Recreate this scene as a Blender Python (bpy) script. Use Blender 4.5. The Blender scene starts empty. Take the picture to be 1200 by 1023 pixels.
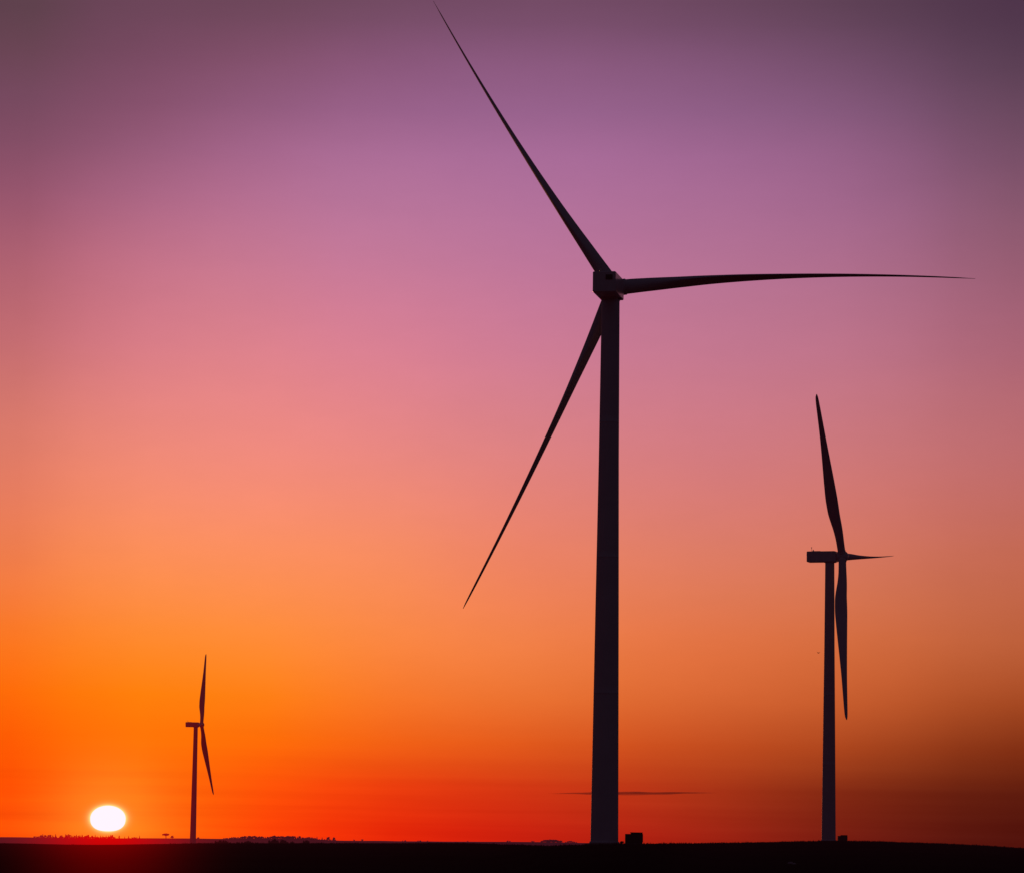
import bpy, bmesh, math, random
from mathutils import Vector, Matrix, noise as mnoise

R = math.radians
sc = bpy.context.scene
COL = sc.collection
F_PX = 4053.7            # focal length in photo pixels (1200 wide)
PITCH, ROLL = 0.11617, 0.01492
SUN_AZ, SUN_EL = None, None

# ------------------------------------------------------------------ helpers
def link(o, parent=None):
    COL.objects.link(o)
    if parent is not None:
        o.parent = parent
    return o

def mesh_obj(name, bm, mat, parent=None, smooth=False):
    me = bpy.data.meshes.new(name)
    bmesh.ops.recalc_face_normals(bm, faces=bm.faces)
    bm.to_mesh(me); bm.free()
    me.materials.append(mat)
    if smooth:
        for p in me.polygons:
            p.use_smooth = True
    return link(bpy.data.objects.new(name, me), parent)

def tag(o, label=None, cat=None, group=None, kind=None):
    if label: o['label'] = label
    if cat: o['category'] = cat
    if group: o['group'] = group
    if kind: o['kind'] = kind
    return o

def empty(name, loc, rz=0.0):
    o = bpy.data.objects.new(name, None)
    o.empty_display_size = 0.5
    o.location = loc
    o.rotation_euler = (0, 0, rz)
    return link(o)

def copy_tree(o, parent=None):
    c = o.copy(); COL.objects.link(c)
    if parent is not None:
        c.parent = parent
    for ch in list(o.children):
        copy_tree(ch, c)
    return c

def lerp_table(x, xs, ys):
    if x <= xs[0]: return ys[0]
    if x >= xs[-1]: return ys[-1]
    for i in range(len(xs) - 1):
        if x <= xs[i + 1]:
            t = (x - xs[i]) / (xs[i + 1] - xs[i])
            return ys[i] * (1 - t) + ys[i + 1] * t

def smooth_table(x, xs, ys):
    if x <= xs[0]: return ys[0]
    if x >= xs[-1]: return ys[-1]
    for i in range(len(xs) - 1):
        if x <= xs[i + 1]:
            h = xs[i + 1] - xs[i]; t = (x - xs[i]) / h
            def slope(k):
                if k == 0 or k == len(xs) - 1: return 0.0
                a = (ys[k] - ys[k - 1]) / (xs[k] - xs[k - 1]); b = (ys[k + 1] - ys[k]) / (xs[k + 1] - xs[k])
                return 0.0 if a * b <= 0 else 2 * a * b / (a + b)
            m0, m1 = slope(i) * h, slope(i + 1) * h
            t2, t3 = t * t, t * t * t
            return (2*t3-3*t2+1)*ys[i] + (t3-2*t2+t)*m0 + (-2*t3+3*t2)*ys[i+1] + (t3-t2)*m1

# survey of the photograph: a sight line (pixel) to compass azimuth / elevation and back
def px_dir(x, y):
    u, v = x - 600.0, 511.5 - y
    cr, sr = math.cos(ROLL), math.sin(ROLL)
    u, v = u * cr - v * sr, u * sr + v * cr
    X, yc, zc = u / F_PX, v / F_PX, 1.0
    return Vector((X, zc * math.cos(PITCH) - yc * math.sin(PITCH), zc * math.sin(PITCH) + yc * math.cos(PITCH))).normalized()

def px_azel(x, y):
    d = px_dir(x, y)
    return math.atan2(d.x, d.y), math.asin(d.z)

def azel_px(az, el):
    d = Vector((math.sin(az) * math.cos(el), math.cos(az) * math.cos(el), math.sin(el)))
    yc = -d.y * math.sin(PITCH) + d.z * math.cos(PITCH)
    zc = d.y * math.cos(PITCH) + d.z * math.sin(PITCH)
    u, v = F_PX * d.x / zc, F_PX * yc / zc
    cr, sr = math.cos(ROLL), math.sin(ROLL)
    return 600 + u * cr + v * sr, 511.5 + u * sr - v * cr

def az_of(x):
    return px_azel(x, 984.5 + 0.01493 * (x - 600))[0]

def polar(az, d, z):
    return Vector((math.sin(az) * d, math.cos(az) * d, z))

SUN_AZ, SUN_EL = px_azel(126.5, 958.6)

# ------------------------------------------------------------------ node helpers
def mnode(nt, op, a=None, b=None, c=None, clamp=False):
    n = nt.nodes.new('ShaderNodeMath'); n.operation = op; n.use_clamp = clamp
    for i, v in enumerate((a, b, c)):
        if v is None: continue
        if isinstance(v, (int, float)): n.inputs[i].default_value = v
        else: nt.links.new(v, n.inputs[i])
    return n.outputs[0]

def vnode(nt, op, a=None, b=None, scale=None):
    n = nt.nodes.new('ShaderNodeVectorMath'); n.operation = op
    for i, v in enumerate((a, b)):
        if v is None: continue
        if isinstance(v, (tuple, list, Vector)): n.inputs[i].default_value = tuple(v)
        else: nt.links.new(v, n.inputs[i])
    if scale is not None:
        if isinstance(scale, (int, float)): n.inputs['Scale'].default_value = scale
        else: nt.links.new(scale, n.inputs['Scale'])
    return n.outputs['Value'] if op in ('DOT_PRODUCT', 'LENGTH') else n.outputs['Vector']

def mixcol(nt, fac, a, b, blend='MIX'):
    n = nt.nodes.new('ShaderNodeMix'); n.data_type = 'RGBA'; n.blend_type = blend
    for s, v in ((n.inputs[0], fac), (n.inputs[6], a), (n.inputs[7], b)):
        if isinstance(v, (int, float)): s.default_value = v
        elif isinstance(v, (tuple, list)): s.default_value = v
        else: nt.links.new(v, s)
    return n.outputs[2]

def lin(c):
    c = c / 255.0
    return c / 12.92 if c <= 0.04045 else ((c + 0.055) / 1.055) ** 2.4

# dusk haze painted into the surfaces as emission, thicker low down, red towards the sun
def painted_haze_group():
    g = bpy.data.node_groups.new('painted_dusk_haze', 'ShaderNodeTree')
    g.interface.new_socket('Shader', in_out='INPUT', socket_type='NodeSocketShader')
    g.interface.new_socket('Shader', in_out='OUTPUT', socket_type='NodeSocketShader')
    gi = g.nodes.new('NodeGroupInput'); go = g.nodes.new('NodeGroupOutput')
    geo = g.nodes.new('ShaderNodeNewGeometry')
    pos = geo.outputs['Position']
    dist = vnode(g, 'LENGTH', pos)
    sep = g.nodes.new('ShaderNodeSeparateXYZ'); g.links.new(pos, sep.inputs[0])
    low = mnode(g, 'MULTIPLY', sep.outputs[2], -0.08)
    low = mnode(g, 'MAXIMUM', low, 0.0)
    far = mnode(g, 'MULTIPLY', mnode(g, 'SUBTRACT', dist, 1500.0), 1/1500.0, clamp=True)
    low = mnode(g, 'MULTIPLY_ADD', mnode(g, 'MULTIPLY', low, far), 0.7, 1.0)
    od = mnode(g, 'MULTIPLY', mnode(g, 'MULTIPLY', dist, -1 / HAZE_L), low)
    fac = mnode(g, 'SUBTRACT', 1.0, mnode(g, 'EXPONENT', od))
    nrm = vnode(g, 'NORMALIZE', pos)
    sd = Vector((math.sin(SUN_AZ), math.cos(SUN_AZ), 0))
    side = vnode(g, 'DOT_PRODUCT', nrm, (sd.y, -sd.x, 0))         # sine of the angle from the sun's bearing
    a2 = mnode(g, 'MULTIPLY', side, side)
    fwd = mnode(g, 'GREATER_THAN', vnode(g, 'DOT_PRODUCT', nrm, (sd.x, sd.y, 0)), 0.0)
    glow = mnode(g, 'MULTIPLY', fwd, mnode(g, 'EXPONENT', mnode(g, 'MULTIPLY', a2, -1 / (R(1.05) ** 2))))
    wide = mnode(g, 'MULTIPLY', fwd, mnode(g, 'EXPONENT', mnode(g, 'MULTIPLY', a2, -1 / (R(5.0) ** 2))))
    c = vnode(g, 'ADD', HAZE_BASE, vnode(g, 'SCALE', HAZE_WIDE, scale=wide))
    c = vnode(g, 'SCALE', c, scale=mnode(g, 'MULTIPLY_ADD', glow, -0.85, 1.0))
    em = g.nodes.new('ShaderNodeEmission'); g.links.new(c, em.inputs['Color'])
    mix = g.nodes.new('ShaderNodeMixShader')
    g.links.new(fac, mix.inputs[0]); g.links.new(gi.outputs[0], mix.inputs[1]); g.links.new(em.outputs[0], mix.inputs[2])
    # red sun haze and lens glare painted as surface emission, strongest under the sun
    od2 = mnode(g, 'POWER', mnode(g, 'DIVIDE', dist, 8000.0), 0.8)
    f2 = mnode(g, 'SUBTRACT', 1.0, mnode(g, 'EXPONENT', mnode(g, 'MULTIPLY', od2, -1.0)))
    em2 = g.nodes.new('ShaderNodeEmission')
    g.links.new(vnode(g, 'SCALE', PAINTED_SUN_GLOW, scale=mnode(g, 'MULTIPLY', f2, glow)), em2.inputs['Color'])
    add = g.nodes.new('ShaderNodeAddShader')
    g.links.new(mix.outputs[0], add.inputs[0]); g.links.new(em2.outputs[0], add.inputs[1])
    g.links.new(add.outputs[0], go.inputs[0])
    return g

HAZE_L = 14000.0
PAINTED_SUN_GLOW = (1.05, 0.0, 0.0)
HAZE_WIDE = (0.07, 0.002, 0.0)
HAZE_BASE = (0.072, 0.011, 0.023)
HAZE = painted_haze_group()

def material(name, color, rough=0.6, spec=0.3, noise_scale=None, noise_amt=0.25, bump=0.0, metallic=0.0, haze=True, color2=None):
    m = bpy.data.materials.new(name); m.use_nodes = True
    nt = m.node_tree; nt.nodes.clear()
    out = nt.nodes.new('ShaderNodeOutputMaterial')
    p = nt.nodes.new('ShaderNodeBsdfPrincipled')
    p.inputs['Base Color'].default_value = (*color, 1); p.inputs['Roughness'].default_value = rough
    p.inputs['Specular IOR Level'].default_value = spec; p.inputs['Metallic'].default_value = metallic
    if noise_scale:
        tc = nt.nodes.new('ShaderNodeTexCoord')
        n = nt.nodes.new('ShaderNodeTexNoise'); n.inputs['Scale'].default_value = noise_scale; n.inputs['Detail'].default_value = 6
        nt.links.new(tc.outputs['Object'], n.inputs['Vector'])
        c2 = color2 or tuple(v * (1 - noise_amt) for v in color)
        rmp = nt.nodes.new('ShaderNodeValToRGB')
        rmp.color_ramp.elements[0].position = 0.35; rmp.color_ramp.elements[1].position = 0.68
        rmp.color_ramp.elements[0].color = (*c2, 1); rmp.color_ramp.elements[1].color = (*color, 1)
        nt.links.new(n.outputs['Fac'], rmp.inputs[0]); nt.links.new(rmp.outputs[0], p.inputs['Base Color'])
        if bump:
            b = nt.nodes.new('ShaderNodeBump'); b.inputs['Strength'].default_value = bump; b.inputs['Distance'].default_value = 0.3
            nt.links.new(n.outputs['Fac'], b.inputs['Height']); nt.links.new(b.outputs[0], p.inputs['Normal'])
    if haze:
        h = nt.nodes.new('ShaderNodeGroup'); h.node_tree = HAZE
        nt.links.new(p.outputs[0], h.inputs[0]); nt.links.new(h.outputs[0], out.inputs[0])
    else:
        nt.links.new(p.outputs[0], out.inputs[0])
    return m

M = {
    'tower': material('painted_steel', (0.55, 0.56, 0.58), 0.6, 0.12, 0.35, 0.10),
    'blade': material('blade_gelcoat', (0.50, 0.50, 0.52), 0.6, 0.12, 0.25, 0.10),
    'nacelle': material('nacelle_shell', (0.55, 0.55, 0.55), 0.22, 0.5, 0.8, 0.12),
    'dark': material('dark_louvre', (0.02, 0.02, 0.022), 0.7, 0.2, 3.0),
    'beacon': material('beacon_housing', (0.6, 0.58, 0.55), 0.35, 0.5, 3.0),
    'concrete': material('foundation_concrete', (0.22, 0.21, 0.20), 0.9, 0.1, 2.0, 0.3),
    'cabinet': material('cabinet_paint', (0.035, 0.05, 0.035), 0.95, 0.02, 2.0, 0.3),
    'bark': material('bark', (0.05, 0.04, 0.03), 0.95, 0.0, 2.0),
    'leaf': material('leaves', (0.05, 0.06, 0.025), 0.9, 0.0, 0.4, 0.5),
    'needle': material('needles', (0.03, 0.045, 0.025), 0.9, 0.0, 0.4, 0.5),
    'grass': material('dry_stubble', (0.045, 0.037, 0.022), 0.95, 0.0, 0.05, 0.5),
    'stone': material('pale_stone', (0.42, 0.40, 0.38), 0.9, 0.1, 1.5, 0.3),
    'feather': material('feathers', (0.04, 0.035, 0.03), 0.8, 0.1, 8.0),
}

# field: dark tilled soil with faint drill rows
def field_material():
    m = material('tilled_soil', (0.040, 0.030, 0.022), 1.0, 0.0, 0.02, 0.6, 0.5)
    nt = m.node_tree
    p = next(n for n in nt.nodes if n.type == 'BSDF_PRINCIPLED')
    base = p.inputs['Base Color'].links[0].from_socket
    geo = nt.nodes.new('ShaderNodeNewGeometry')
    mp = nt.nodes.new('ShaderNodeMapping'); nt.links.new(geo.outputs['Position'], mp.inputs['Vector'])
    mp.inputs['Rotation'].default_value = (0, 0, R(-62)); mp.inputs['Scale'].default_value = (0.05, 0.9, 0.0)
    n = nt.nodes.new('ShaderNodeTexNoise'); n.inputs['Scale'].default_value = 0.6; n.inputs['Detail'].default_value = 4
    nt.links.new(mp.outputs[0], n.inputs['Vector'])
    f = mnode(nt, 'MULTIPLY_ADD', n.outputs['Fac'], 2.2, -0.55, clamp=True)
    c = mixcol(nt, f, (0.012, 0.009, 0.007, 1), base)
    nt.links.new(c, p.inputs['Base Color'])
    return m
M['field'] = field_material()
M['hill'] = material('far_farmland', (0.030, 0.022, 0.015), 1.0, 0.0, 0.004, 0.5)

# ------------------------------------------------------------------ terrain
KX = [-400, 0, 100, 200, 250, 380, 540, 600, 640, 700, 760, 820, 920, 970, 1000, 1060, 1100, 1150, 1200, 1500]
KY = [989, 988.4, 990.2, 988.9, 988.0, 987.9, 987.6, 989.6, 990.8, 989.4, 988.6, 987.8, 986.2, 985.4, 985.6, 986.9, 988.2, 990.6, 993.3, 1001]
DX = [-400, 560, 640, 740, 860, 1500]
DD = [850, 800, 505, 500, 900, 940]
RX = [-400, 0, 100, 170, 230, 262, 290, 360, 400, 460, 540, 600, 640, 700, 760, 1500]
RY = [979.5, 980.2, 981.4, 981.6, 982.0, 982.4, 981.6, 982.6, 984.3, 985.0, 985.6, 985.9, 986.3, 987.6, 988.8, 1000]
def yh(x): return 984.5 + 0.01493 * (x - 600)

def terrain(az, d):
    x, _ = azel_px(max(-0.25, min(0.25, az)), 0.0)
    dc = smooth_table(x, DX, DD)
    zc = -(smooth_table(x, KX, KY) - yh(x)) / F_PX * dc
    zr = -(smooth_table(x, RX, RY) - yh(x)) / F_PX * 8000
    ds = [0, 230, dc * 0.6, dc * 0.86, dc, dc * 1.12, dc * 1.45, 2187, 3400, 5000, 6800, 8000, 8500, 10500, 45000]
    zs = [-3.05, -3.0, -3.0 * 0.42 + zc * 0.58 - 0.25, zc - 0.16, zc, zc - 0.1, zc - 1.6, -11.0, -17.5, -20.0, zr * 0.62 - 20 * 0.38, zr, zr - 7, -60, -400]
    z = smooth_table(d, ds, zs)
    if 60 < d < 3000:
        px, py = math.sin(az) * d, math.cos(az) * d
        z += 0.06 * mnoise.noise(Vector((px * 0.05, py * 0.02, 1.3))) + 0.035 * mnoise.noise(Vector((px * 0.3, py * 0.05, 7.7)))
    elif d >= 3000:
        px, py = math.sin(az) * d, math.cos(az) * d
        z += 0.5 * mnoise.noise(Vector((px * 0.012, py * 0.002, 4.1)))
    return z

def ground_z(x, y):
    return terrain(math.atan2(x, y), math.hypot(x, y))

def sheet(name, d_list, azs, mat, closed):
    bm = bmesh.new(); rows = []
    for d in d_list:
        rows.append([bm.verts.new(polar(a, d, terrain(a, d))) for a in azs])
    n = len(azs)
    for i in range(len(rows) - 1):
        for j in range(n if closed else n - 1):
            k = (j + 1) % n
            bm.faces.new((rows[i][j], rows[i][k], rows[i + 1][k], rows[i + 1][j]))
    return bm, rows

def build_ground():
    azs = [R(-180 + i * 6) for i in range(28)]
    azs = [a for a in azs if a < R(-14)]
    n = 560
    azs += [R(-14 + 28 * i / n) for i in range(n + 1)]
    azs += [R(14.01 + i * 6) + R(2) for i in range(28) if 14.01 + i * 6 + 2 < 180]
    ds = []
    d = 4.0
    while d < 260: ds.append(d); d *= 1.35
    d = 260
    while d < 1200: ds.append(d); d *= 1.032
    while d < 2900: ds.append(d); d *= 1.12
    ds.append(3000.0)
    bm, rows = sheet('ground', ds, azs, M['field'], True)
    c = bm.verts.new((0, 0, -3.05))
    for j in range(len(azs)):
        bm.faces.new((c, rows[0][(j + 1) % len(azs)], rows[0][j]))
    g = mesh_obj('ground', bm, M['field'], smooth=True)
    tag(g, kind='structure')
    ds2 = [3000.0, 3400, 4000, 4600, 5200, 5900, 6500, 7000, 7500, 7800, 8000, 8200, 8500, 9200, 10500, 14000, 22000, 45000]
    bm, rows = sheet('hills', ds2, azs, M['hill'], True)
    h = mesh_obj('hills', bm, M['hill'], smooth=True)
    tag(h, kind='structure')
build_ground()

# ------------------------------------------------------------------ mesh pieces
def add_box(bm, lo, hi, bevel=0.0, mat=None):
    res = bmesh.ops.create_cube(bm, size=1.0)
    vs = res['verts']
    for v in vs:
        v.co = Vector([lo[i] + (v.co[i] + 0.5) * (hi[i] - lo[i]) for i in range(3)])
    if bevel:
        es = list({e for v in vs for e in v.link_edges})
        bmesh.ops.bevel(bm, geom=es, offset=bevel, segments=2, affect='EDGES', profile=0.5)
    return vs

def add_lathe(bm, prof, segs=48, mtx=None, cap=True):
    rings = []
    for r_, z in prof:
        ring = []
        for i in range(segs):
            a = 2 * math.pi * i / segs
            p = Vector((r_ * math.cos(a), r_ * math.sin(a), z))
            ring.append(bm.verts.new(mtx @ p if mtx else p))
        rings.append(ring)
    for k in range(len(rings) - 1):
        for i in range(segs):
            j = (i + 1) % segs
            bm.faces.new((rings[k][i], rings[k][j], rings[k + 1][j], rings[k + 1][i]))
    if cap:
        bm.faces.new(list(reversed(rings[0]))); bm.faces.new(rings[-1])

def frame_mtx(o, x, y, z):
    m = Matrix.Identity(4)
    for i, c in enumerate((x, y, z)):
        m[0][i], m[1][i], m[2][i] = c.x, c.y, c.z
    m[0][3], m[1][3], m[2][3] = o.x, o.y, o.z
    return m

def add_rod(bm, a, b, r0, r1=None, segs=8):
    a, b = Vector(a), Vector(b); z = (b - a).normalized()
    x = z.orthogonal().normalized(); y = z.cross(x)
    add_lathe(bm, [(r0, 0), (r1 if r1 is not None else r0, (b - a).length)], segs, frame_mtx(a, x, y, z))

# ------------------------------------------------------------------ wind turbine
ROTOR_R = 51.53
OH = 3.593
CH_S = [0.0, 0.03, 0.09, 0.16, 0.22, 0.28, 0.34, 0.43, 0.54, 0.64, 0.75, 0.85, 0.93, 0.97, 0.99, 1.0]
CH_C = [2.15, 2.15, 2.25, 2.66, 3.12, 3.42, 3.50, 3.18, 2.62, 2.10, 1.60, 1.28, 1.04, 0.84, 0.58, 0.22]
TH_S = [0.0, 0.03, 0.08, 0.13, 0.18, 0.23, 0.28, 0.35, 0.43, 0.54, 0.64, 0.75, 0.85, 0.95, 1.0]
TH_M = [2.15, 2.15, 2.02, 1.84, 1.62, 1.40, 1.20, 0.99, 0.80, 0.60, 0.46, 0.33, 0.24, 0.15, 0.05]
TW_S = [0.0, 0.2, 0.35, 0.5, 0.7, 1.0]
TW_D = [8, 7, 6, 3.5, 1.5, -1.0]
N_SEC = 26
def airfoil(t):
    pts = []
    for i in range(N_SEC):
        a = 2 * math.pi * i / N_SEC
        x = 0.5 * (1 - math.cos(a))            # 0 leading edge .. 1 trailing edge
        yt = 5 * t * (0.2969 * math.sqrt(max(x, 0)) - 0.126 * x - 0.3516 * x * x + 0.2843 * x ** 3 - 0.1015 * x ** 4)
        pts.append((x, yt if a < math.pi else -yt))
    return pts

def blade_mesh(hub, d, right, up, az, cone, pre, sag):
    a = az
    rad = up * math.cos(a) + right * math.sin(a)
    tan = -up * math.sin(a) + right * math.cos(a)
    bm = bmesh.new(); rings = []
    ns = 64
    ss = [0.022 + (1 - 0.022) * (i / ns) ** 1.05 for i in range(ns + 1)] 
    for s in ss:
        c = smooth_table(s, CH_S, CH_C); th = smooth_table(s, TH_S, TH_M); tw = R(smooth_table(s, TW_S, TW_D))
        w = min(1.0, max(0.0, (s - 0.035) / 0.24)); w = w * w * (3 - 2 * w)
        phi = R(87) + tw
        le = -tan * math.cos(phi) + d * math.sin(phi)
        nn = d * math.cos(phi) + tan * math.sin(phi)
        ctr = hub + rad * (ROTOR_R * s) + d * (ROTOR_R * s * math.sin(cone)) + tan * ((pre + sag * math.sin(a)) * s * s)
        ring = []
        ax_pos = 0.5 * (1 - w) + 0.32 * w
        for i, (x, yy) in enumerate(airfoil(1.0)):
            ang = 2 * math.pi * i / N_SEC
            cx, cy = 0.5 * math.cos(ang), 0.5 * math.sin(ang)       # root circle, unit chord
            fx = (ax_pos - x)
            lx = (cx * (1 - w) + fx * w) * c
            ly = (cy * (1 - w) + yy * w) * th
            ring.append(bm.verts.new(ctr + le * lx + nn * ly))
        rings.append(ring)
    for k in range(len(rings) - 1):
        for i in range(N_SEC):
            j = (i + 1) % N_SEC
            bm.faces.new((rings[k][i], rings[k][j], rings[k + 1][j], rings[k + 1][i]))
    bm.faces.new(rings[0]); bm.faces.new(list(reversed(rings[-1])))
    return bm

def nacelle_section(w, h, ch_top, ch_bot):
    return [(-w + ch_bot, -h), (w - ch_bot, -h), (w, -h + ch_bot * 1.1), (w, h - ch_top), (w - ch_top * 1.2, h), (-w + ch_top * 1.2, h), (-w, h - ch_top), (-w, -h + ch_bot * 1.1)]

def make_turbine(x_az, D, hub_z, yaw, az, tilt, cone, pre, sag, label, nz=0.25, daz=(0, 0, 0), dpre=(0, 0, 0)):
    gx, gy = D * math.sin(x_az), D * math.cos(x_az)
    gz = ground_z(gx, gy)
    H = hub_z - gz
    t = empty('wind_turbine', (gx, gy, gz), -yaw)            # local +Y is the way the rotor faces
    tag(t, label, 'wind turbine', 'wind turbines standing idle on the dark field')
    # foundation ring
    bm = bmesh.new()
    add_lathe(bm, [(2.75, -1.5), (2.75, 0.12), (2.6, 0.2), (2.2, 0.22)], 64)
    mesh_obj('foundation', bm, M['concrete'], t)
    # tower: four cans with slim flange lips
    bm = bmesh.new()
    L = H + nz - 1.60
    prof_z = [0.0, 0.43, 0.70, 1.0]; prof_r = [1.97, 1.66, 1.44, 1.29]
    prof = [(2.12, 0.22), (2.12, 0.42), (1.972, 0.46), (1.971, 0.47), (1.97, 0.52), (1.968, 0.6)]
    joints = [0.27, 0.52, 0.77]
    n = 60
    for i in range(1, n + 1):
        f = i / n
        r_ = lerp_table(f, prof_z, prof_r)
        prof.append((r_, 0.46 + (L - 0.46) * f))
    for j in joints:
        r_ = lerp_table(j, prof_z, prof_r); z = 0.46 + (L - 0.46) * j
        prof += [(r_, z - 0.06), (r_ + 0.006, z - 0.05), (r_ + 0.006, z + 0.05), (r_, z + 0.06)]
    prof.sort(key=lambda p: p[1])
    add_lathe(bm, prof, 72)
    tw = mesh_obj('tower', bm, M['tower'], t, smooth=True)
    # yaw bearing ring
    bm = bmesh.new()
    add_lathe(bm, [(1.42, L - 0.02), (1.5, L + 0.05), (1.5, L + 0.22), (1.42, L + 0.30)], 48)
    mesh_obj('yaw_bearing', bm, M['dark'], t)
    # nacelle
    zc = H + nz
    hw, hh = 1.66, 1.5
    bm = bmesh.new()
    secs = [(-6.32, 0.93), (-6.22, 0.985), (-6.0, 1.0), (1.5, 1.0), (1.9, 0.96), (2.05, 0.86)]
    rings = []
    for y, k in secs:
        taper = 1.0 if y < -5.9 else 1.0
        rings.append([bm.verts.new((px * k, y, zc + pz * k)) for px, pz in nacelle_section(hw, hh, 0.10, 0.12)])
    for k in range(len(rings) - 1):
        for i in range(8):
            j = (i + 1) % 8
            bm.faces.new((rings[k][i], rings[k][j], rings[k + 1][j], rings[k + 1][i]))
    bm.faces.new(rings[0]); bm.faces.new(list(reversed(rings[-1])))
    # tapering underside down to the bearing, roof ridge
    add_box(bm, (-1.15, -1.6, zc - hh - 0.18), (1.15, 1.55, zc - hh + 0.1), 0.08)
    add_box(bm, (-0.75, -5.0, zc + hh - 0.05), (0.75, -2.6, zc + hh + 0.14), 0.05)
    nac = mesh_obj('nacelle', bm, M['nacelle'], t)
    # rear vent with slats
    bm = bmesh.new()
    add_box(bm, (0.25, -6.42, zc + 0.28), (1.22, -6.325, zc + 1.0), 0.02)
    for i in range(5):
        z = zc + 0.36 + i * 0.13
        add_box(bm, (0.28, -6.46, z), (1.19, -6.415, z + 0.04))
    mesh_obj('rear_vent', bm, M['dark'], nac)
    bm = bmesh.new()
    mx, my = -0.95, -5.55
    add_rod(bm, (mx, my, zc + hh - 0.05), (mx, my, zc + hh + 1.35), 0.05, 0.035)
    add_rod(bm, (mx - 0.3, my, zc + hh + 0.95), (mx + 0.3, my, zc + hh + 0.95), 0.03)
    for sgn in (-1, 1):
        add_rod(bm, (mx + sgn * 0.3, my, zc + hh + 0.95), (mx + sgn * 0.3, my, zc + hh + 1.2), 0.025)
        add_lathe(bm, [(0.02, 0), (0.09, 0.03), (0.09, 0.09), (0.02, 0.12)], 10, Matrix.Translation((mx + sgn * 0.3, my, zc + hh + 1.2)))
    mesh_obj('weather_mast', bm, M['beacon'], nac)
    bm = bmesh.new()
    add_lathe(bm, [(0.12, 0), (0.12, 0.25), (0.2, 0.27), (0.2, 0.32), (0.15, 0.36), (0.15, 0.52), (0.09, 0.6), (0.02, 0.63)], 16, Matrix.Translation((-0.75, -5.0, zc + hh + 0.0)))
    mesh_obj('beacon_light', bm, M['beacon'], nac, smooth=True)
    # rotor frame in local axes
    d = Vector((0, math.cos(tilt), math.sin(tilt))); right = Vector((1, 0, 0)); up = right.cross(d)
    hub = Vector((0, 0, H)) + d * OH
    bm = bmesh.new()
    mt = frame_mtx(hub, right, up, d)
    add_lathe(bm, [(1.02, -1.75), (1.06, -1.2), (1.5, -1.1), (1.58, -0.7), (1.6, 0.2), (1.52, 0.75), (1.3, 1.2), (0.9, 1.55), (0.45, 1.72), (0.05, 1.76)], 48, mt)
    for k in range(3):
        a = az + daz[k] + k * 2 * math.pi / 3
        rad = up * math.cos(a) + right * math.sin(a); tan = -up * math.sin(a) + right * math.cos(a)
        rc = (rad + d * math.sin(cone)).normalized()
        add_lathe(bm, [(1.18, 0.5), (1.18, 1.62), (1.12, 1.7)], 36, frame_mtx(hub, tan, d, rc))
    mesh_obj('hub', bm, M['nacelle'], t, smooth=False)
    for k in range(3):
        a = az + daz[k] + k * 2 * math.pi / 3
        mesh_obj('blade', blade_mesh(hub, d, right, up, a, cone, pre + dpre[k], sag), M['blade'], t, smooth=True)
    return t

big = make_turbine(0.02824, 491.83, -0.333 + 79.793, 0.18305, -0.62647, 0.0466, 0.0638, 2.906, 0.564,
    'tallest dark wind turbine, seen from behind, one blade level and one hanging down left',
    nz=-0.50, daz=(0.00385, 0.00256, -0.00641), dpre=(0.164, 0.755, -0.571))
rgt = make_turbine(0.09239, 975.03, 0.386 + 80.0, 1.90901, 0.57587, 0.07525, 0.0627, 2.016, 0.564,
    'middle-sized dark wind turbine on the right, seen side-on with its boxy housing pointing left')
lft = make_turbine(-0.08963, 2186.8, -11.005 + 80.0, 1.56554, -0.52009, 0.07525, 0.0627, 2.016, 0.564,
    'smallest, farthest wind turbine, seen side-on just right of the setting sun')

# ------------------------------------------------------------------ transformer cabinets at the tower feet
def make_cabinet(cx_px, y_px, D, rz, label):
    az = az_of(cx_px)
    p = polar(az, D, terrain(az, D))
    t = empty('transformer_cabinet', p, rz)
    tag(t, label, 'electrical cabinet', 'electrical cabinets beside the turbine towers')
    bm = bmesh.new(); add_box(bm, (-1.35, -1.1, -0.4), (1.35, 1.1, 0.12), 0.03)
    mesh_obj('plinth', bm, M['concrete'], t)
    bm = bmesh.new()
    add_box(bm, (-0.42, -0.95, 0.12), (1.2, 0.95, 1.62), 0.03)
    add_box(bm, (-0.5, -1.0, 1.60), (1.25, 1.0, 1.68), 0.02)
    mesh_obj('tank_housing', bm, M['cabinet'], t)
    bm = bmesh.new(); add_box(bm, (-1.2, -0.8, 0.12), (-0.425, 0.8, 1.45), 0.03)
    mesh_obj('terminal_box', bm, M['cabinet'], t)
    bm = bmesh.new()
    for i in range(9):
        y = -0.8 + i * 0.2
        add_box(bm, (1.205, y, 0.3), (1.27, y + 0.05, 1.45))
    mesh_obj('cooling_fins', bm, M['cabinet'], t)
    bm = bmesh.new(); add_box(bm, (-0.3, -0.99, 0.22), (0.38, -0.955, 1.5), 0.01); add_box(bm, (0.42, -0.99, 0.22), (1.1, -0.955, 1.5), 0.01)
    dr = mesh_obj('door', bm, M['cabinet'], t)
    bm = bmesh.new(); add_rod(bm, (0.30, -1.03, 0.8), (0.30, -1.03, 1.0), 0.025); add_box(bm, (0.285, -1.03, 0.88), (0.315, -0.985, 0.92))
    mesh_obj('handle', bm, M['dark'], dr)
    return t
make_cabinet(742.6, 988, 489, R(0), 'dark electrical cabinet on the ground just right of the tallest turbine tower')
make_cabinet(987.2, 985, 925, R(0), 'small dark electrical cabinet on the ground beside the right-hand turbine tower')

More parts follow.
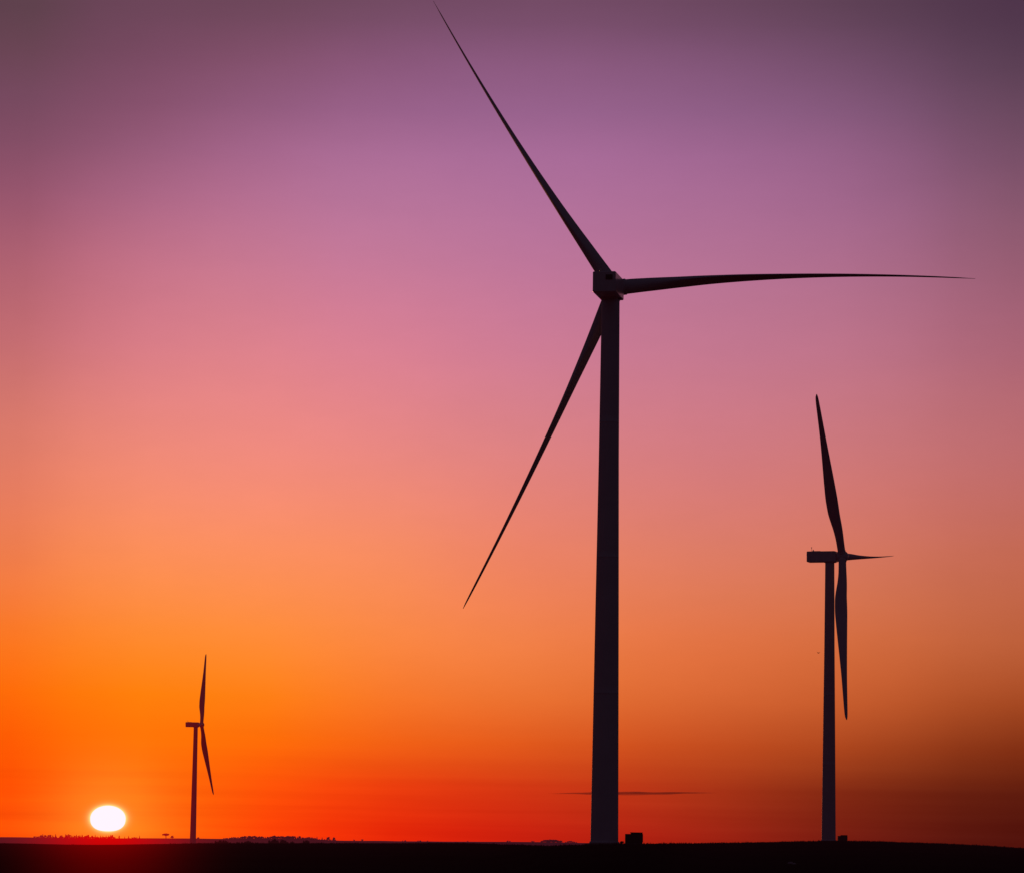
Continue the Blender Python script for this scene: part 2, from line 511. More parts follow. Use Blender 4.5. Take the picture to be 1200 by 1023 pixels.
# ------------------------------------------------------------------ trees
random.seed(11)
def leaf_clump(bm, c, rad, n, size):
    for _ in range(n):
        while True:
            v = Vector((random.uniform(-1, 1), random.uniform(-1, 1), random.uniform(-1, 1)))
            if v.length <= 1: break
        p = Vector(c) + Vector((v.x * rad[0], v.y * rad[1], v.z * rad[2]))
        nrm = Vector((random.gauss(0, 1), random.gauss(0, 1), random.gauss(0, 1))).normalized()
        a = nrm.orthogonal().normalized(); b = nrm.cross(a)
        s = size * random.uniform(0.6, 1.4)
        bm.faces.new([bm.verts.new(p + a * s), bm.verts.new(p + b * s * 0.6), bm.verts.new(p - a * s), bm.verts.new(p - b * s * 0.6)])

def tree_proto(kind, h, w):
    """trunk with limbs + crown of leaf faces; returns (trunk mesh, crown mesh)"""
    tb, cb = bmesh.new(), bmesh.new()
    if kind == 'spruce':
        add_rod(tb, (0, 0, -0.5), (0, 0, h * 0.97), 0.025 * h, 0.006 * h, 7)
        k = 14
        for i in range(k):
            f = i / (k - 1); z = h * (0.04 + 0.93 * f); r_ = w * 0.5 * (1 - f) ** 0.8 + 0.12
            for a in range(6):
                an = a * 1.047 + i * 0.7 + random.uniform(-.3, .3); q = r_ * random.uniform(0.6, 1.1)
                if i < k - 2: add_rod(tb, (0, 0, z), (math.cos(an) * q, math.sin(an) * q, z - 0.1 * q), 0.04, 0.015, 4)
                leaf_clump(cb, (math.cos(an) * q * 0.55, math.sin(an) * q * 0.55, z), (q * 0.5 + .06, q * 0.5 + .06, h * 0.045), 11, 0.34 - 0.16 * f)
    elif kind == 'umbrella':
        add_rod(tb, (0, 0, -0.5), (0.15, 0, h * 0.5), 0.085 * h, 0.06 * h, 8)
        for i in range(11):
            an = i * 0.571 + random.uniform(-.2, .2); q = w * random.uniform(0.2, 0.44)
            e = (math.cos(an) * q, math.sin(an) * q, h * random.uniform(0.62, 0.84))
            add_rod(tb, (0.15, 0, h * 0.43), e, 0.018 * h, 0.006 * h, 5)
            leaf_clump(cb, e, (w * 0.15, w * 0.15, h * 0.10), 90, 0.55)
        leaf_clump(cb, (0, 0, h * 0.74), (w * 0.36, w * 0.36, h * 0.24), 520, 0.65)
    elif kind == 'bush':
        for i in range(9):
            an = i * 0.7; q = w * random.uniform(0.05, 0.4)
            e = (math.cos(an) * q, math.sin(an) * q, h * random.uniform(0.25, 0.75))
            add_rod(tb, (0, 0, -0.4), e, 0.012 * h, 0.004 * h, 5)
            leaf_clump(cb, e, (w * 0.18, w * 0.18, h * 0.28), 80, 0.5)
    else:
        add_rod(tb, (0, 0, -0.5), (0, 0, h * 0.5), 0.035 * h, 0.02 * h, 8)
        for i in range(14):
            an = i * 0.63 + random.uniform(-.2, .2); q = w * random.uniform(0.05, 0.40)
            e = (math.cos(an) * q, math.sin(an) * q, h * random.uniform(0.10, 0.86))
            add_rod(tb, (0, 0, h * random.uniform(0.06, 0.45)), e, 0.012 * h, 0.004 * h, 5)
            leaf_clump(cb, e, (w * 0.17, w * 0.17, h * 0.13), 75, 0.5)
        leaf_clump(cb, (0, 0, h * 0.55), (w * 0.26, w * 0.26, h * 0.36), 200, 0.5)
    root_t = bpy.data.meshes.new('trunk'); tb.to_mesh(root_t); tb.free(); root_t.materials.append(M['bark'])
    root_c = bpy.data.meshes.new('crown'); cb.to_mesh(root_c); cb.free()
    root_c.materials.append(M['needle'] if kind == 'spruce' else M['leaf'])
    return root_t, root_c

PROTO = {
    'spruce': [tree_proto('spruce', 8.0, 3.0), tree_proto('spruce', 8.0, 3.8), tree_proto('spruce', 8.0, 2.4)],
    'broad': [tree_proto('broad', 8.0, 6.5), tree_proto('broad', 8.0, 8.0), tree_proto('broad', 8.0, 5.0)],
    'umbrella': [tree_proto('umbrella', 11.0, 17.0)],
    'bush': [tree_proto('bush', 4.0, 7.0), tree_proto('bush', 4.0, 9.0)],
}
NAME = {'spruce': 'spruce_tree', 'broad': 'broadleaf_tree', 'umbrella': 'umbrella_tree', 'bush': 'bush'}

def plant(kind, x_px, D, h, label, group, wscale=1.0, cat='tree'):
    tm, cm = random.choice(PROTO[kind])
    az = az_of(x_px)
    base_h = {'spruce': 8.0, 'broad': 8.0, 'umbrella': 11.0, 'bush': 4.0}[kind]
    t = empty(NAME[kind], polar(az, D, terrain(az, D) - 0.1), random.uniform(0, 6.28))
    s = h / base_h
    t.scale = (s * wscale, s * wscale, s)
    tag(t, label, cat, group)
    link(bpy.data.objects.new('trunk' if kind != 'bush' else 'stem', tm), t)
    link(bpy.data.objects.new('crown' if kind != 'bush' else 'foliage', cm), t)
    return t

D8 = 7990.0
# ragged row of small trees on the skyline left of and under the sun
row = [(44.5, 2.2), (48.3, 5.6), (50.2, 6.4), (53.2, 5.0), (56.5, 5.2), (59, 5.6), (62, 4.6), (65.3, 7.0), (71, 4.5), (72.8, 4.8), (77.2, 7.4), (78.6, 5.6), (80.8, 7.0), (83.5, 5.6), (85.2, 4.6),
       (87.5, 4.6), (89.6, 6.6), (92.3, 5.6), (94, 5.4), (96.3, 6.8), (99.5, 4.4), (101.5, 5.8), (103.7, 7.2), (108, 4.6), (111.6, 6.4), (114, 4.0), (118, 5.0), (120.5, 4.6), (124.4, 5.4), (127.5, 5.4), (129.6, 6.2), (131.4, 6.6)]
for x, h in row:
    k = 'spruce' if random.random() < 0.55 else 'broad'
    plant(k, x, D8 + random.uniform(-25, 5), h * 1.1 + 0.8, 'small %s tree in the ragged skyline row left of the sun' % ('pointed dark' if k == 'spruce' else 'rounded dark'),
          'small %s trees in the skyline row near the sun' % ('pointed' if k == 'spruce' else 'rounded'), 1.7 if k == 'spruce' else 1.15)
x = 41.0
while x < 135:
    if not 66.5 < x < 69.5:
        plant('bush', x, D8 - 10 + random.uniform(-15, 5), random.uniform(2.2, 3.6), 'low dark scrub filling the foot of the skyline tree row left of the sun', 'low scrub under the skyline tree row', 1.3, 'bush')
    x += random.uniform(2.0, 3.4)
plant('broad', 139.6, D8, 7.0, 'twin-topped small tree just right of the sun on the skyline', None, 0.8)
plant('spruce', 146.2, D8, 5.2, 'low thin tree, first of the thin ones right of the sun', None, 1.3)
plant('spruce', 150.8, D8, 6.2, 'slim dark tree, second of the thin ones right of the sun', None, 1.3)
plant('spruce', 163.5, D8, 6.6, 'thinnest lone upright tree left of the wide umbrella-shaped tree', None, 1.0)
for x, h in ((155, 2.2), (157.5, 2.8), (160, 2.2)):
    plant('bush', x, D8, h, 'low dark scrub on the skyline between the thin trees right of the sun', 'low scrub right of the sun', 1.1, 'bush')
plant('umbrella', 194.6, D8, 11.5, 'wide umbrella-shaped tree standing alone on the skyline left of the smallest turbine', None)
plant('broad', 201.5, D8 + 30, 6.4, 'paler small tree at the right side of the umbrella-shaped tree', None, 1.3)
plant('bush', 232.4, D8, 3.2, 'tiny bush on the skyline just right of the smallest turbine tower', None, 1.0, 'bush')
# wooded rise to the right of the smallest turbine
x = 262.0
while x < 372:
    h = 6.0 + 2.5 * random.random() + (1.8 if 318 < x < 352 else 0)
    k = 'broad' if random.random() < 0.8 else 'spruce'
    h *= 0.35 + 0.65 * min(1, (x - 258) / 30) * min(1.0, (382 - x) / 24)
    h *= 0.82 + 0.3 * mnoise.noise(Vector((x * 0.17, 3.1, 0)))
    plant(k, x, D8 + random.uniform(-40, 30), h * 0.8, '%s tree in the wood on the rise right of the smallest turbine' % ('rounded dark' if k == 'broad' else 'pointed dark'),
          '%s trees in the wood on the low rise' % ('rounded' if k == 'broad' else 'pointed'), 1.75)
    x += random.uniform(1.3, 2.2)
x = 264.0
while x < 394:
    plant('bush', x, D8 - 10 + random.uniform(-20, 5), random.uniform(1.2, 2.2), 'low dark undergrowth at the foot of the wood right of the smallest turbine', 'undergrowth of the wood on the low rise', 1.4, 'bush')
    x += random.uniform(2.4, 3.6)
for x, h, lab in ((371.5, 7.0, 'spruce'), (377.5, 6.0, 'spruce'), (384.5, 7.4, 'broad'), (391.2, 7.6, 'broad')):
    w = {371.5: 'first', 377.5: 'second and lowest', 384.5: 'third', 391.2: 'last and widest'}[x]
    plant(lab, x, D8, h, '%s of the four separate trees at the right end of the wooded rise' % w, None, 1.3)
# darker nearer copses behind the crest of the field
def near_trees(spec, label, group):
    for x, top in spec:
        az = az_of(x); D = 1900 + random.uniform(-40, 40)
        ztop = -(top - yh(x)) / F_PX * D
        plant('broad', x, D, (ztop - terrain(az, D)) / 0.97, label, group, 0.55)
near_trees([(255, 984.6), (257, 983.2), (259.5, 982.4), (262, 982.2), (264, 982.8), (267, 984.8), (270.5, 985.6), (274, 985.2), (277.5, 985.4), (281, 984.7), (284, 985.0), (287, 984.8), (290, 984.8), (293, 984.6), (296, 985.0), (299.5, 985.2), (302.5, 986)],
    'dark nearer tree in the copse behind the field crest, right of the smallest turbine', 'trees of the left dark copse')
near_trees([(318, 984), (320, 982.4), (323, 981.7), (326, 982.2), (329, 982.6), (332, 982.6), (335, 983.4), (337.5, 985.2)],
    'dark nearer tree in the tall middle copse below the wooded rise', 'trees of the middle dark copse')
near_trees([(341, 985.0), (343.5, 984.6)], 'one of two low dark trees between the middle copse and the round one', 'two low trees between the copses')
near_trees([(356, 984.4), (358.5, 983.3), (361, 984.0)], 'dark nearer tree of the small round copse at the right end', 'trees of the small round copse')
# low tree line further right
for x, h in ((415, 2.6), (424.5, 3.2), (472, 1.8), (475, 2.4), (490, 1.8), (492.5, 2.4), (501, 1.6), (548, 1.6), (595, 2.6), (597.5, 2.0), (623.5, 2.2), (625.5, 1.8)):
    plant('bush', x, D8, h * 1.1, 'low dark bush spaced out along the flat skyline left of the tallest tower', 'bushes spaced along the flat skyline', 0.9, 'bush')
x = 634.5
while x < 659:
    h = 3.0 + 3.4 * min(1, (x - 633) / 8) * min(1, (663 - x) / 14)
    plant('broad', x, D8 + random.uniform(-20, 20), h * random.uniform(0.9, 1.1), 'rounded tree in the long skyline clump left of the tallest tower', 'trees of the long clump by the tallest tower', 1.7)
    x += random.uniform(1.5, 2.3)
x = 663.0
while x < 677:
    plant('broad', x, D8 + random.uniform(-20, 20), (1.8 + 2.2 * min(1, (x - 661) / 6) * min(1, (679 - x) / 9)) * random.uniform(0.85, 1.1), 'low rounded tree in the short clump nearest the tallest tower', 'trees of the short clump by the tallest tower', 1.9)
    x += random.uniform(1.8, 2.6)

# weed at the foot of the tallest tower
def weed(x_px, D, h, w, label):
    bm = bmesh.new()
    for i in range(60):
        an = random.uniform(0, 6.28); q = w * random.uniform(0.05, 0.5); hh = h * random.uniform(0.4, 1.0) * (1 - 0.5 * q / w)
        a = Vector((math.cos(an) * q * 0.4, math.sin(an) * q * 0.4, -0.05)); b = Vector((math.cos(an) * q, math.sin(an) * q, hh))
        sd = Vector((-math.sin(an), math.cos(an), 0)) * 0.02
        bm.faces.new([bm.verts.new(a - sd), bm.verts.new(a + sd), bm.verts.new(b)])
        leaf_clump(bm, b * 0.85, (0.08, 0.08, 0.08), 4, 0.06)
    az = az_of(x_px)
    o = mesh_obj('weed', bm, M['grass']); o.location = polar(az, D, terrain(az, D))
    tag(o, label, 'weed')
weed(728.6, 489, 0.55, 0.7, 'small weed between the tallest tower and its electrical cabinet')

# two pale stones lying in the near field
def stone(x_px, y_px, size, label):
    d = px_dir(x_px, y_px); r_ = 60.0
    while r_ < 900 and d.z * r_ > ground_z(d.x * r_, d.y * r_): r_ += 1.0
    bm = bmesh.new(); bmesh.ops.create_icosphere(bm, subdivisions=3, radius=1.0)
    for v in bm.verts:
        k = 1 + 0.35 * mnoise.noise(v.co * 1.3 + Vector((x_px, 0, 0))) + 0.1 * mnoise.noise(v.co * 4)
        v.co = Vector((v.co.x * k * size, v.co.y * k * size * 0.8, v.co.z * k * size * 0.55))
    o = mesh_obj('stone', bm, M['stone'], smooth=True)
    o.location = (d.x * r_, d.y * r_, ground_z(d.x * r_, d.y * r_) + size * 0.2)
    tag(o, label, 'stone')
stone(926.3, 1012.0, 0.32, 'larger of the two pale stones in the dark field below the right-hand turbine')
stone(930.8, 1012.4, 0.22, 'smaller pale stone just right of the larger one in the dark near field')

# stubble and dry grass along the field crest
def stubble():
    bm = bmesh.new()
    rnd = random.Random(5)
    for i in range(9000):
        az = R(rnd.uniform(-9.5, 9.5))
        xx, _ = azel_px(az, 0)
        dc = smooth_table(xx, DX, DD)
        d = dc * rnd.uniform(0.80, 1.08)
        cl = mnoise.noise(Vector((math.sin(az) * d * 0.12, d * 0.03, 3.0)))
        h = 0.06 + max(0, 0.20 + 0.50 * cl) * rnd.uniform(0.2, 1.0)
        b = polar(az, d, terrain(az, d) - 0.03)
        for k in range(3):
            off = Vector((rnd.uniform(-.5, .5), rnd.uniform(-.5, .5), 0))
            p = b + off; an = rnd.uniform(0, 6.28); w = rnd.uniform(0.03, 0.09)
            sd = Vector((math.cos(an), math.sin(an), 0)) * w
            tip = p + Vector((rnd.uniform(-.1, .1), rnd.uniform(-.1, .1), h))
            bm.faces.new([bm.verts.new(p - sd), bm.verts.new(p + sd), bm.verts.new(tip)])
    g = mesh_obj('dry_grass', bm, M['grass'])
    tag(g, 'short dry grass and stubble along the dark crest of the field', 'grass', kind='stuff')
stubble()

# ------------------------------------------------------------------ bird
def bird():
    d = px_dir(959.2, 764.8); p = d * 420
    t = empty('bird', p, R(35))
    tag(t, 'tiny dark bird flying just left of the right-hand turbine tower', 'bird')
    bm = bmesh.new()
    add_lathe(bm, [(0.005, -0.17), (0.03, -0.1), (0.045, 0.0), (0.04, 0.07), (0.022, 0.1), (0.028, 0.13), (0.02, 0.155), (0.004, 0.19)], 12, Matrix.Rotation(R(-90), 4, 'X'))
    bd = mesh_obj('body', bm, M['feather'], t, smooth=True)
    for sg in (-1, 1):
        bm = bmesh.new()
        up_ = [(0.03, 0.06, 0.01), (0.16, 0.09, 0.09), (0.30, 0.0, 0.12)]
        lo_ = [(0.03, -0.06, 0.01), (0.16, -0.03, 0.085), (0.31, -0.03, 0.118)]
        u = [bm.verts.new((sg * a, b, c)) for a, b, c in up_]; l = [bm.verts.new((sg * a, b, c)) for a, b, c in lo_]
        for i in range(2): bm.faces.new((u[i], u[i + 1], l[i + 1], l[i]))
        mesh_obj('wing', bm, M['feather'], t)
    bm = bmesh.new()
    bm.faces.new([bm.verts.new(c) for c in ((-0.015, -0.15, 0.005), (0.015, -0.15, 0.005), (0.04, -0.26, 0.005), (-0.04, -0.26, 0.005))])
    mesh_obj('tail', bm, M['feather'], t)
bird()

# ------------------------------------------------------------------ sun disc (flattened by refraction)
def sun_body():
    d = px_dir(126.5, 958.6); D = 32000.0
    bm = bmesh.new()
    bmesh.ops.create_uvsphere(bm, u_segments=96, v_segments=48, radius=1.0)
    m = bpy.data.materials.new('sun_surface'); m.use_nodes = True
    nt = m.node_tree; nt.nodes.clear()
    out = nt.nodes.new('ShaderNodeOutputMaterial'); em = nt.nodes.new('ShaderNodeEmission')
    em.inputs['Color'].default_value = (1.0, 0.87, 0.95, 1); em.inputs['Strength'].default_value = 1.05
    nt.links.new(em.outputs[0], out.inputs[0])
    m.cycles.emission_sampling = 'NONE'
    for v in bm.verts:
        if v.co.z < 0:
            q = math.sqrt(max(0, 1 - v.co.z ** 2)); t = (1 - abs(v.co.z) ** 2.5) ** (1 / 2.5)
            if q > 1e-6: v.co.x *= t / q; v.co.y *= t / q
    o = mesh_obj('sun', bm, m, smooth=True)
    o.location = d * D
    o.scale = (20.3 / F_PX * D, 20.3 / F_PX * D, 14.7 / F_PX * D)
    tag(o, 'white setting sun, a flattened disc just above the skyline at the left', 'sun')
sun_body()

# ------------------------------------------------------------------ thin cloud streak low over the horizon
def cloud(x0, x1, y0, y1, D, thick, dens, seed, label):
    p0, p1 = px_dir(x0, y0) * D, px_dir(x1, y1) * D
    ctr = (p0 + p1) / 2; ax = p1 - p0; half = ax.length / 2
    bm = bmesh.new(); nx, nr = 90, 20; rings = []
    for i in range(nx + 1):
        s = -1 + 2 * i / nx
        env = max(0.02, (1 - abs(s) ** 1.6)) ** 0.8 * (0.75 + 0.5 * mnoise.noise(Vector((s * 4, seed, 0))))
        zo = thick * 0.5 * mnoise.noise(Vector((s * 3, seed + 5, 0)))
        ring = []
        for k in range(nr):
            a = 2 * math.pi * k / nr
            ring.append(bm.verts.new((s * half, math.cos(a) * env * 160, zo + math.sin(a) * env * thick)))
        rings.append(ring)
    for i in range(nx):
        for k in range(nr):
            j = (k + 1) % nr
            bm.faces.new((rings[i][k], rings[i][j], rings[i + 1][j], rings[i + 1][k]))
    bm.faces.new(rings[0]); bm.faces.new(list(reversed(rings[-1])))
    m = bpy.data.materials.new('thin_cloud'); m.use_nodes = True
    nt = m.node_tree; nt.nodes.clear()
    out = nt.nodes.new('ShaderNodeOutputMaterial')
    tc = nt.nodes.new('ShaderNodeTexCoord')
    mp = nt.nodes.new('ShaderNodeMapping'); mp.inputs['Scale'].default_value = (0.006, 0.006, 0.08)
    nt.links.new(tc.outputs['Object'], mp.inputs[0])
    n = nt.nodes.new('ShaderNodeTexNoise'); n.inputs['Scale'].default_value = 1.0; n.inputs['Detail'].default_value = 4
    nt.links.new(mp.outputs[0], n.inputs['Vector'])
    sep = nt.nodes.new('ShaderNodeSeparateXYZ'); nt.links.new(tc.outputs['Object'], sep.inputs[0])
    zf = mnode(nt, 'SUBTRACT', 1.0, mnode(nt, 'POWER', mnode(nt, 'ABSOLUTE', mnode(nt, 'DIVIDE', sep.outputs[2], thick * 1.2)), 1.3), clamp=True)
    xf = mnode(nt, 'SUBTRACT', 1.0, mnode(nt, 'POWER', mnode(nt, 'ABSOLUTE', mnode(nt, 'DIVIDE', sep.outputs[0], half)), 3.0), clamp=True)
    f = mnode(nt, 'MULTIPLY', mnode(nt, 'MULTIPLY', zf, xf), mnode(nt, 'MULTIPLY_ADD', n.outputs['Fac'], 1.0, 0.3, clamp=True))
    f = mnode(nt, 'MULTIPLY', f, dens)
    df = nt.nodes.new('ShaderNodeBsdfDiffuse'); df.inputs[0].default_value = (0.3, 0.28, 0.28, 1)
    h = df
    tr = nt.nodes.new('ShaderNodeBsdfTransparent')
    mx = nt.nodes.new('ShaderNodeMixShader')
    nt.links.new(f, mx.inputs[0]); nt.links.new(tr.outputs[0], mx.inputs[1]); nt.links.new(h.outputs[0], mx.inputs[2])
    nt.links.new(mx.outputs[0], out.inputs[0])
    o = mesh_obj('cloud', bm, m, smooth=True)
    o.location = ctr; o.rotation_euler = (0, -math.asin(ax.z / ax.length), math.atan2(ax.y, ax.x))
    tag(o, label, 'cloud')
cloud(640, 842, 929.8, 928.3, 20000, 12.0, 0.55, 1.7, 'thin dark streak of cloud crossing behind the tallest tower low in the red sky')

# ------------------------------------------------------------------ sky
TX = [0, 150, 300, 450, 600, 800, 1000, 1200]
TAB = [
 (0,   [(90,64,74),(106,68,88),(108,70,90),(111,73,96),(111,73,98),(103,69,92),(91,63,83),(78,52,74)]),
 (34,  [(98,66,78),(112,70,92),(119,74,97),(126,79,109),(127,81,113),(120,78,108),(102,69,93),(81,56,77)]),
 (130, [(120,74,97),(135,81,109),(147,91,126),(153,97,138),(152,98,141),(145,95,136),(131,87,122),(106,72,95)]),
 (200, [(138,79,103),(157,94,124),(172,106,143),(176,112,153),(173,110,154),(166,106,149),(153,98,136),(124,81,106)]),
 (260, [(160,89,111),(181,106,134),(188,115,147),(187,118,155),(182,115,155),(175,111,150),(164,104,140),(140,89,112)]),
 (390, [(192,106,112),(212,122,134),(217,128,142),(214,127,149),(204,123,150),(194,119,146),(186,114,138),(167,99,118)]),
 (520, [(221,122,104),(237,136,120),(239,138,128),(232,135,131),(221,130,132),(211,124,131),(203,119,123),(189,108,111)]),
 (650, [(239,124,76),(252,142,87),(252,143,94),(247,140,97),(237,131,101),(223,125,101),(213,118,95),(196,105,83)]),
 (760, [(253,118,26),(255,136,38),(255,139,48),(251,134,62),(243,129,69),(228,115,65),(212,107,61),(189,95,57)]),
 (820, [(255,104,6),(255,126,6),(255,126,16),(248,118,38),(236,114,48),(218,103,50),(200,93,46),(168,74,35)]),
 (860, [(255,92,4),(255,116,6),(255,112,8),(244,102,22),(230,96,30),(205,85,34),(182,78,34),(146,57,25)]),
 (892, [(255,84,3),(255,110,7),(255,99,8),(241,84,18),(221,73,24),(190,65,28),(154,56,25),(113,38,16)]),
 (930, [(255,78,3),(255,104,8),(255,80,8),(235,55,12),(210,50,18),(175,50,22),(126,39,19),(94,27,14)]),
 (978, [(255,80,6),(255,105,10),(255,68,6),(232,38,8),(204,30,14),(165,32,18),(115,27,17),(80,18,12)]),
]
TY = [r[0] for r in TAB]
def sky_rgb(x, y):
    out = []
    for ch in range(3):
        cols = [smooth_table(y, TY, [lin(r[1][i][ch]) for r in TAB]) for i in range(len(TX))]
        out.append(smooth_table(x, TX, cols))
    return out

def build_world():
    w = bpy.data.worlds.new('World'); sc.world = w; w.use_nodes = True
    nt = w.node_tree; nt.nodes.clear()
    out = nt.nodes.new('ShaderNodeOutputWorld'); bg = nt.nodes.new('ShaderNodeBackground')
    tc = nt.nodes.new('ShaderNodeTexCoord'); v = tc.outputs['Generated']
    sep = nt.nodes.new('ShaderNodeSeparateXYZ'); nt.links.new(v, sep.inputs[0])
    az = mnode(nt, 'ARCTAN2', sep.outputs[0], sep.outputs[1])
    el = mnode(nt, 'ARCSINE', sep.outputs[2])
    t = mnode(nt, 'MULTIPLY_ADD', el, 1 / R(92), 2 / 92.0)               # ramp position: -2 deg .. 90 deg
    def pos(e): return (math.degrees(e) + 2) / 92
    xs = [10, 85, 160, 235, 310, 385, 460, 535, 610, 685, 760, 835, 910, 985, 1060, 1125, 1190]
    els = [R(0.05 + 13.6 * i / 17) for i in range(18)]
    cols = []
    ground = (0.004, 0.002, 0.002)
    for x in xs:
        a = az_of(x); st = []
        for e in els:
            px, py = azel_px(a, e)
            st.append((pos(e), sky_rgb(px, py)))
        zen = [c * 0.35 for c in st[-1][1]]
        st.append((pos(R(30)), [0.020 , 0.014, 0.026])); st.append((pos(R(90)), [0.010, 0.009, 0.016]))
        cols.append((a, [(0.0, ground), (pos(R(-0.4)), st[0][1])] + st))
    def side(a, k, src):
        st = [(p, [c * k for c in col]) if i > 0 and p < pos(R(14)) else (p, col) for i, (p, col) in enumerate(src)]
        return (a, st)
    dusk = [(0.0, ground), (pos(R(-0.2)), (0.006, 0.004, 0.007)), (pos(R(6)), (0.019, 0.013, 0.023)), (pos(R(18)), (0.018, 0.014, 0.027)), (pos(R(90)), (0.012, 0.011, 0.021))]
    allc = [(R(-180), dusk), (R(-75), dusk), side(R(-28), 0.22, cols[0][1])] + cols + [side(R(24), 0.6, cols[-1][1]), side(R(40), 0.2, cols[-1][1]), (R(70), dusk), (R(180), dusk)]
    prev = None
    for i, (a, st) in enumerate(allc):
        r_ = nt.nodes.new('ShaderNodeValToRGB'); cr = r_.color_ramp; cr.interpolation = 'LINEAR'
        nt.links.new(t, r_.inputs[0])
        while len(cr.elements) < len(st): cr.elements.new(0.5)
        for e, (p, c) in zip(cr.elements, sorted(st, key=lambda q: q[0])):
            e.position = p; e.color = (*c, 1)
        if prev is None: prev = r_.outputs[0]
        else:
            mr = nt.nodes.new('ShaderNodeMapRange'); mr.clamp = True
            mr.inputs['From Min'].default_value = allc[i - 1][0]; mr.inputs['From Max'].default_value = a
            nt.links.new(az, mr.inputs['Value'])
            prev = mixcol(nt, mr.outputs[0], prev, r_.outputs[0])
    # thin haze layers close to the horizon
    mp = nt.nodes.new('ShaderNodeCombineXYZ')
    nt.links.new(mnode(nt, 'MULTIPLY', az, 7.0), mp.inputs[0]); nt.links.new(mnode(nt, 'MULTIPLY', el, 260.0), mp.inputs[1])
    n = nt.nodes.new('ShaderNodeTexNoise'); n.inputs['Scale'].default_value = 1.0; n.inputs['Detail'].default_value = 3; n.inputs['Roughness'].default_value = 0.5
    nt.links.new(mp.outputs[0], n.inputs['Vector'])
    lowf = mnode(nt, 'EXPONENT', mnode(nt, 'MULTIPLY', mnode(nt, 'POWER', mnode(nt, 'DIVIDE', el, R(1.1)), 2.0), -1.0))
    band = mnode(nt, 'MULTIPLY', mnode(nt, 'MULTIPLY_ADD', n.outputs['Fac'], 1.0, -0.5), mnode(nt, 'MULTIPLY', lowf, 0.85))
    mul = mnode(nt, 'ADD', 1.0, band)
    cmb = nt.nodes.new('ShaderNodeCombineXYZ')
    nt.links.new(mnode(nt, 'MULTIPLY_ADD', band, 0.4, 1.0), cmb.inputs[0]); nt.links.new(mul, cmb.inputs[1]); nt.links.new(mul, cmb.inputs[2])
    col = vnode(nt, 'MULTIPLY', prev, cmb.outputs[0])
    # faint unevenness of the air
    mp2 = nt.nodes.new('ShaderNodeCombineXYZ')
    nt.links.new(mnode(nt, 'MULTIPLY', az, 26.0), mp2.inputs[0]); nt.links.new(mnode(nt, 'MULTIPLY', el, 70.0), mp2.inputs[1])
    n2 = nt.nodes.new('ShaderNodeTexNoise'); n2.inputs['Scale'].default_value = 1.0; n2.inputs['Detail'].default_value = 9; n2.inputs['Roughness'].default_value = 0.72
    nt.links.new(mp2.outputs[0], n2.inputs['Vector'])
    col = vnode(nt, 'SCALE', col, scale=mnode(nt, 'MULTIPLY_ADD', n2.outputs['Fac'], 0.09, 0.955))
    # glow round the sun
    sd = px_dir(126.5, 958.6)
    dx = mnode(nt, 'SUBTRACT', az, SUN_AZ); dy = mnode(nt, 'SUBTRACT', el, SUN_EL)
    rr = mnode(nt, 'ADD', mnode(nt, 'POWER', dx, 2.0), mnode(nt, 'POWER', dy, 2.0))
    g1 = mnode(nt, 'EXPONENT', mnode(nt, 'MULTIPLY', rr, -1 / (60 / F_PX) ** 2))
    col = vnode(nt, 'ADD', col, vnode(nt, 'SCALE', GLOW1, scale=g1))
    ex, ey = 20.3 / F_PX, 14.7 / F_PX
    re = mnode(nt, 'SQRT', mnode(nt, 'ADD', mnode(nt, 'POWER', mnode(nt, 'DIVIDE', dx, ex), 2.0), mnode(nt, 'POWER', mnode(nt, 'DIVIDE', dy, ey), 2.0)))
    g2 = mnode(nt, 'EXPONENT', mnode(nt, 'MULTIPLY', mnode(nt, 'MAXIMUM', mnode(nt, 'SUBTRACT', re, 1.0), 0.0), -8.0))
    col = vnode(nt, 'ADD', col, vnode(nt, 'SCALE', GLOW2, scale=g2))
    # physical twilight sky, very weak, over the painted dusk gradient
    sky = nt.nodes.new('ShaderNodeTexSky'); sky.sky_type = 'NISHITA'; sky.sun_disc = False
    sky.sun_elevation = R(0.9); sky.sun_rotation = SUN_AZ; sky.air_density = 1.0; sky.dust_density = 3.0
    col = vnode(nt, 'ADD', col, vnode(nt, 'SCALE', sky.outputs[0], scale=0.0005))
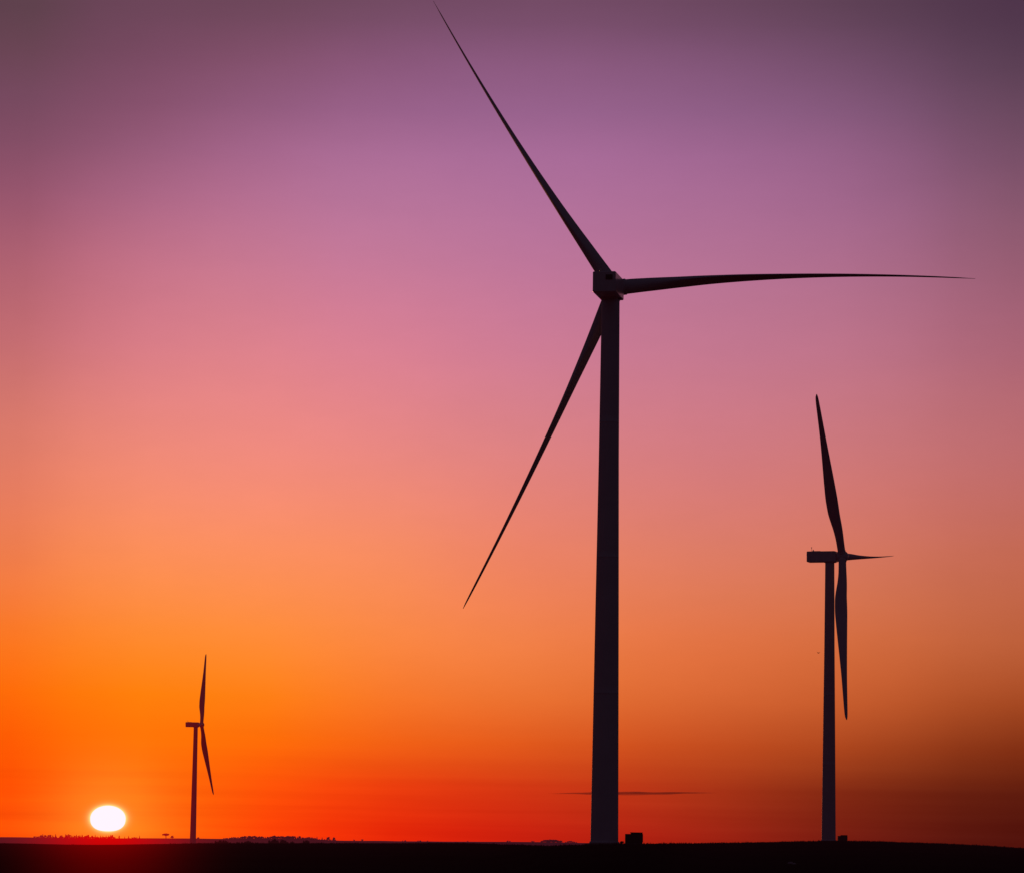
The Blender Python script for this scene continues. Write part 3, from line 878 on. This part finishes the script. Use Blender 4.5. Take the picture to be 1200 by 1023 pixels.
    nt.links.new(col, bg.inputs['Color']); bg.inputs['Strength'].default_value = 1.0
    nt.links.new(bg.outputs[0], out.inputs[0])
GLOW1 = (0.10, 0.10, 0.012)
GLOW2 = (0.7, 0.62, 0.26)
build_world()

# ------------------------------------------------------------------ low sun lamp
ld = bpy.data.lights.new('sun_lamp', 'SUN'); ld.energy = 0.28; ld.angle = R(0.5); ld.color = (1.0, 0.40, 0.16)
lo = link(bpy.data.objects.new('sun_lamp', ld))
sdir = Vector((math.sin(SUN_AZ) * math.cos(R(0.9)), math.cos(SUN_AZ) * math.cos(R(0.9)), math.sin(R(0.9))))
lo.rotation_euler = sdir.to_track_quat('Z', 'Y').to_euler()
lo.location = sdir * 300 + Vector((0, 0, 200))

# ------------------------------------------------------------------ camera
cam = bpy.data.cameras.new('camera'); co = link(bpy.data.objects.new('camera', cam))
cam.sensor_fit = 'HORIZONTAL'; cam.sensor_width = 36.0; cam.lens = F_PX / 1200 * 36
cam.clip_start = 0.5; cam.clip_end = 120000
fw = Vector((0, math.cos(PITCH), math.sin(PITCH))); rt = Vector((1, 0, 0)); upv = Vector((0, -math.sin(PITCH), math.cos(PITCH)))
r2 = rt * math.cos(ROLL) + upv * math.sin(ROLL); u2 = -rt * math.sin(ROLL) + upv * math.cos(ROLL)
co.matrix_world = frame_mtx(Vector((0, 0, 0)), r2, u2, -fw)
sc.camera = co

sc.view_settings.view_transform = 'Standard'; sc.view_settings.look = 'None'
sc.view_settings.exposure = 0; sc.view_settings.gamma = 1
sc.render.engine = 'CYCLES'
sc.cycles.use_light_tree = False; sc.cycles.caustics_reflective = False; sc.cycles.caustics_refractive = False; sc.cycles.sample_clamp_indirect = 0.25; sc.render.filter_size = 1.7; sc.cycles.max_bounces = 4; sc.cycles.transparent_max_bounces = 8
try:
    sc.cycles.use_denoising = True
    sc.cycles.denoiser = 'OPENIMAGEDENOISE'
    sc.cycles.denoising_input_passes = 'RGB_ALBEDO_NORMAL'
except Exception:
    pass
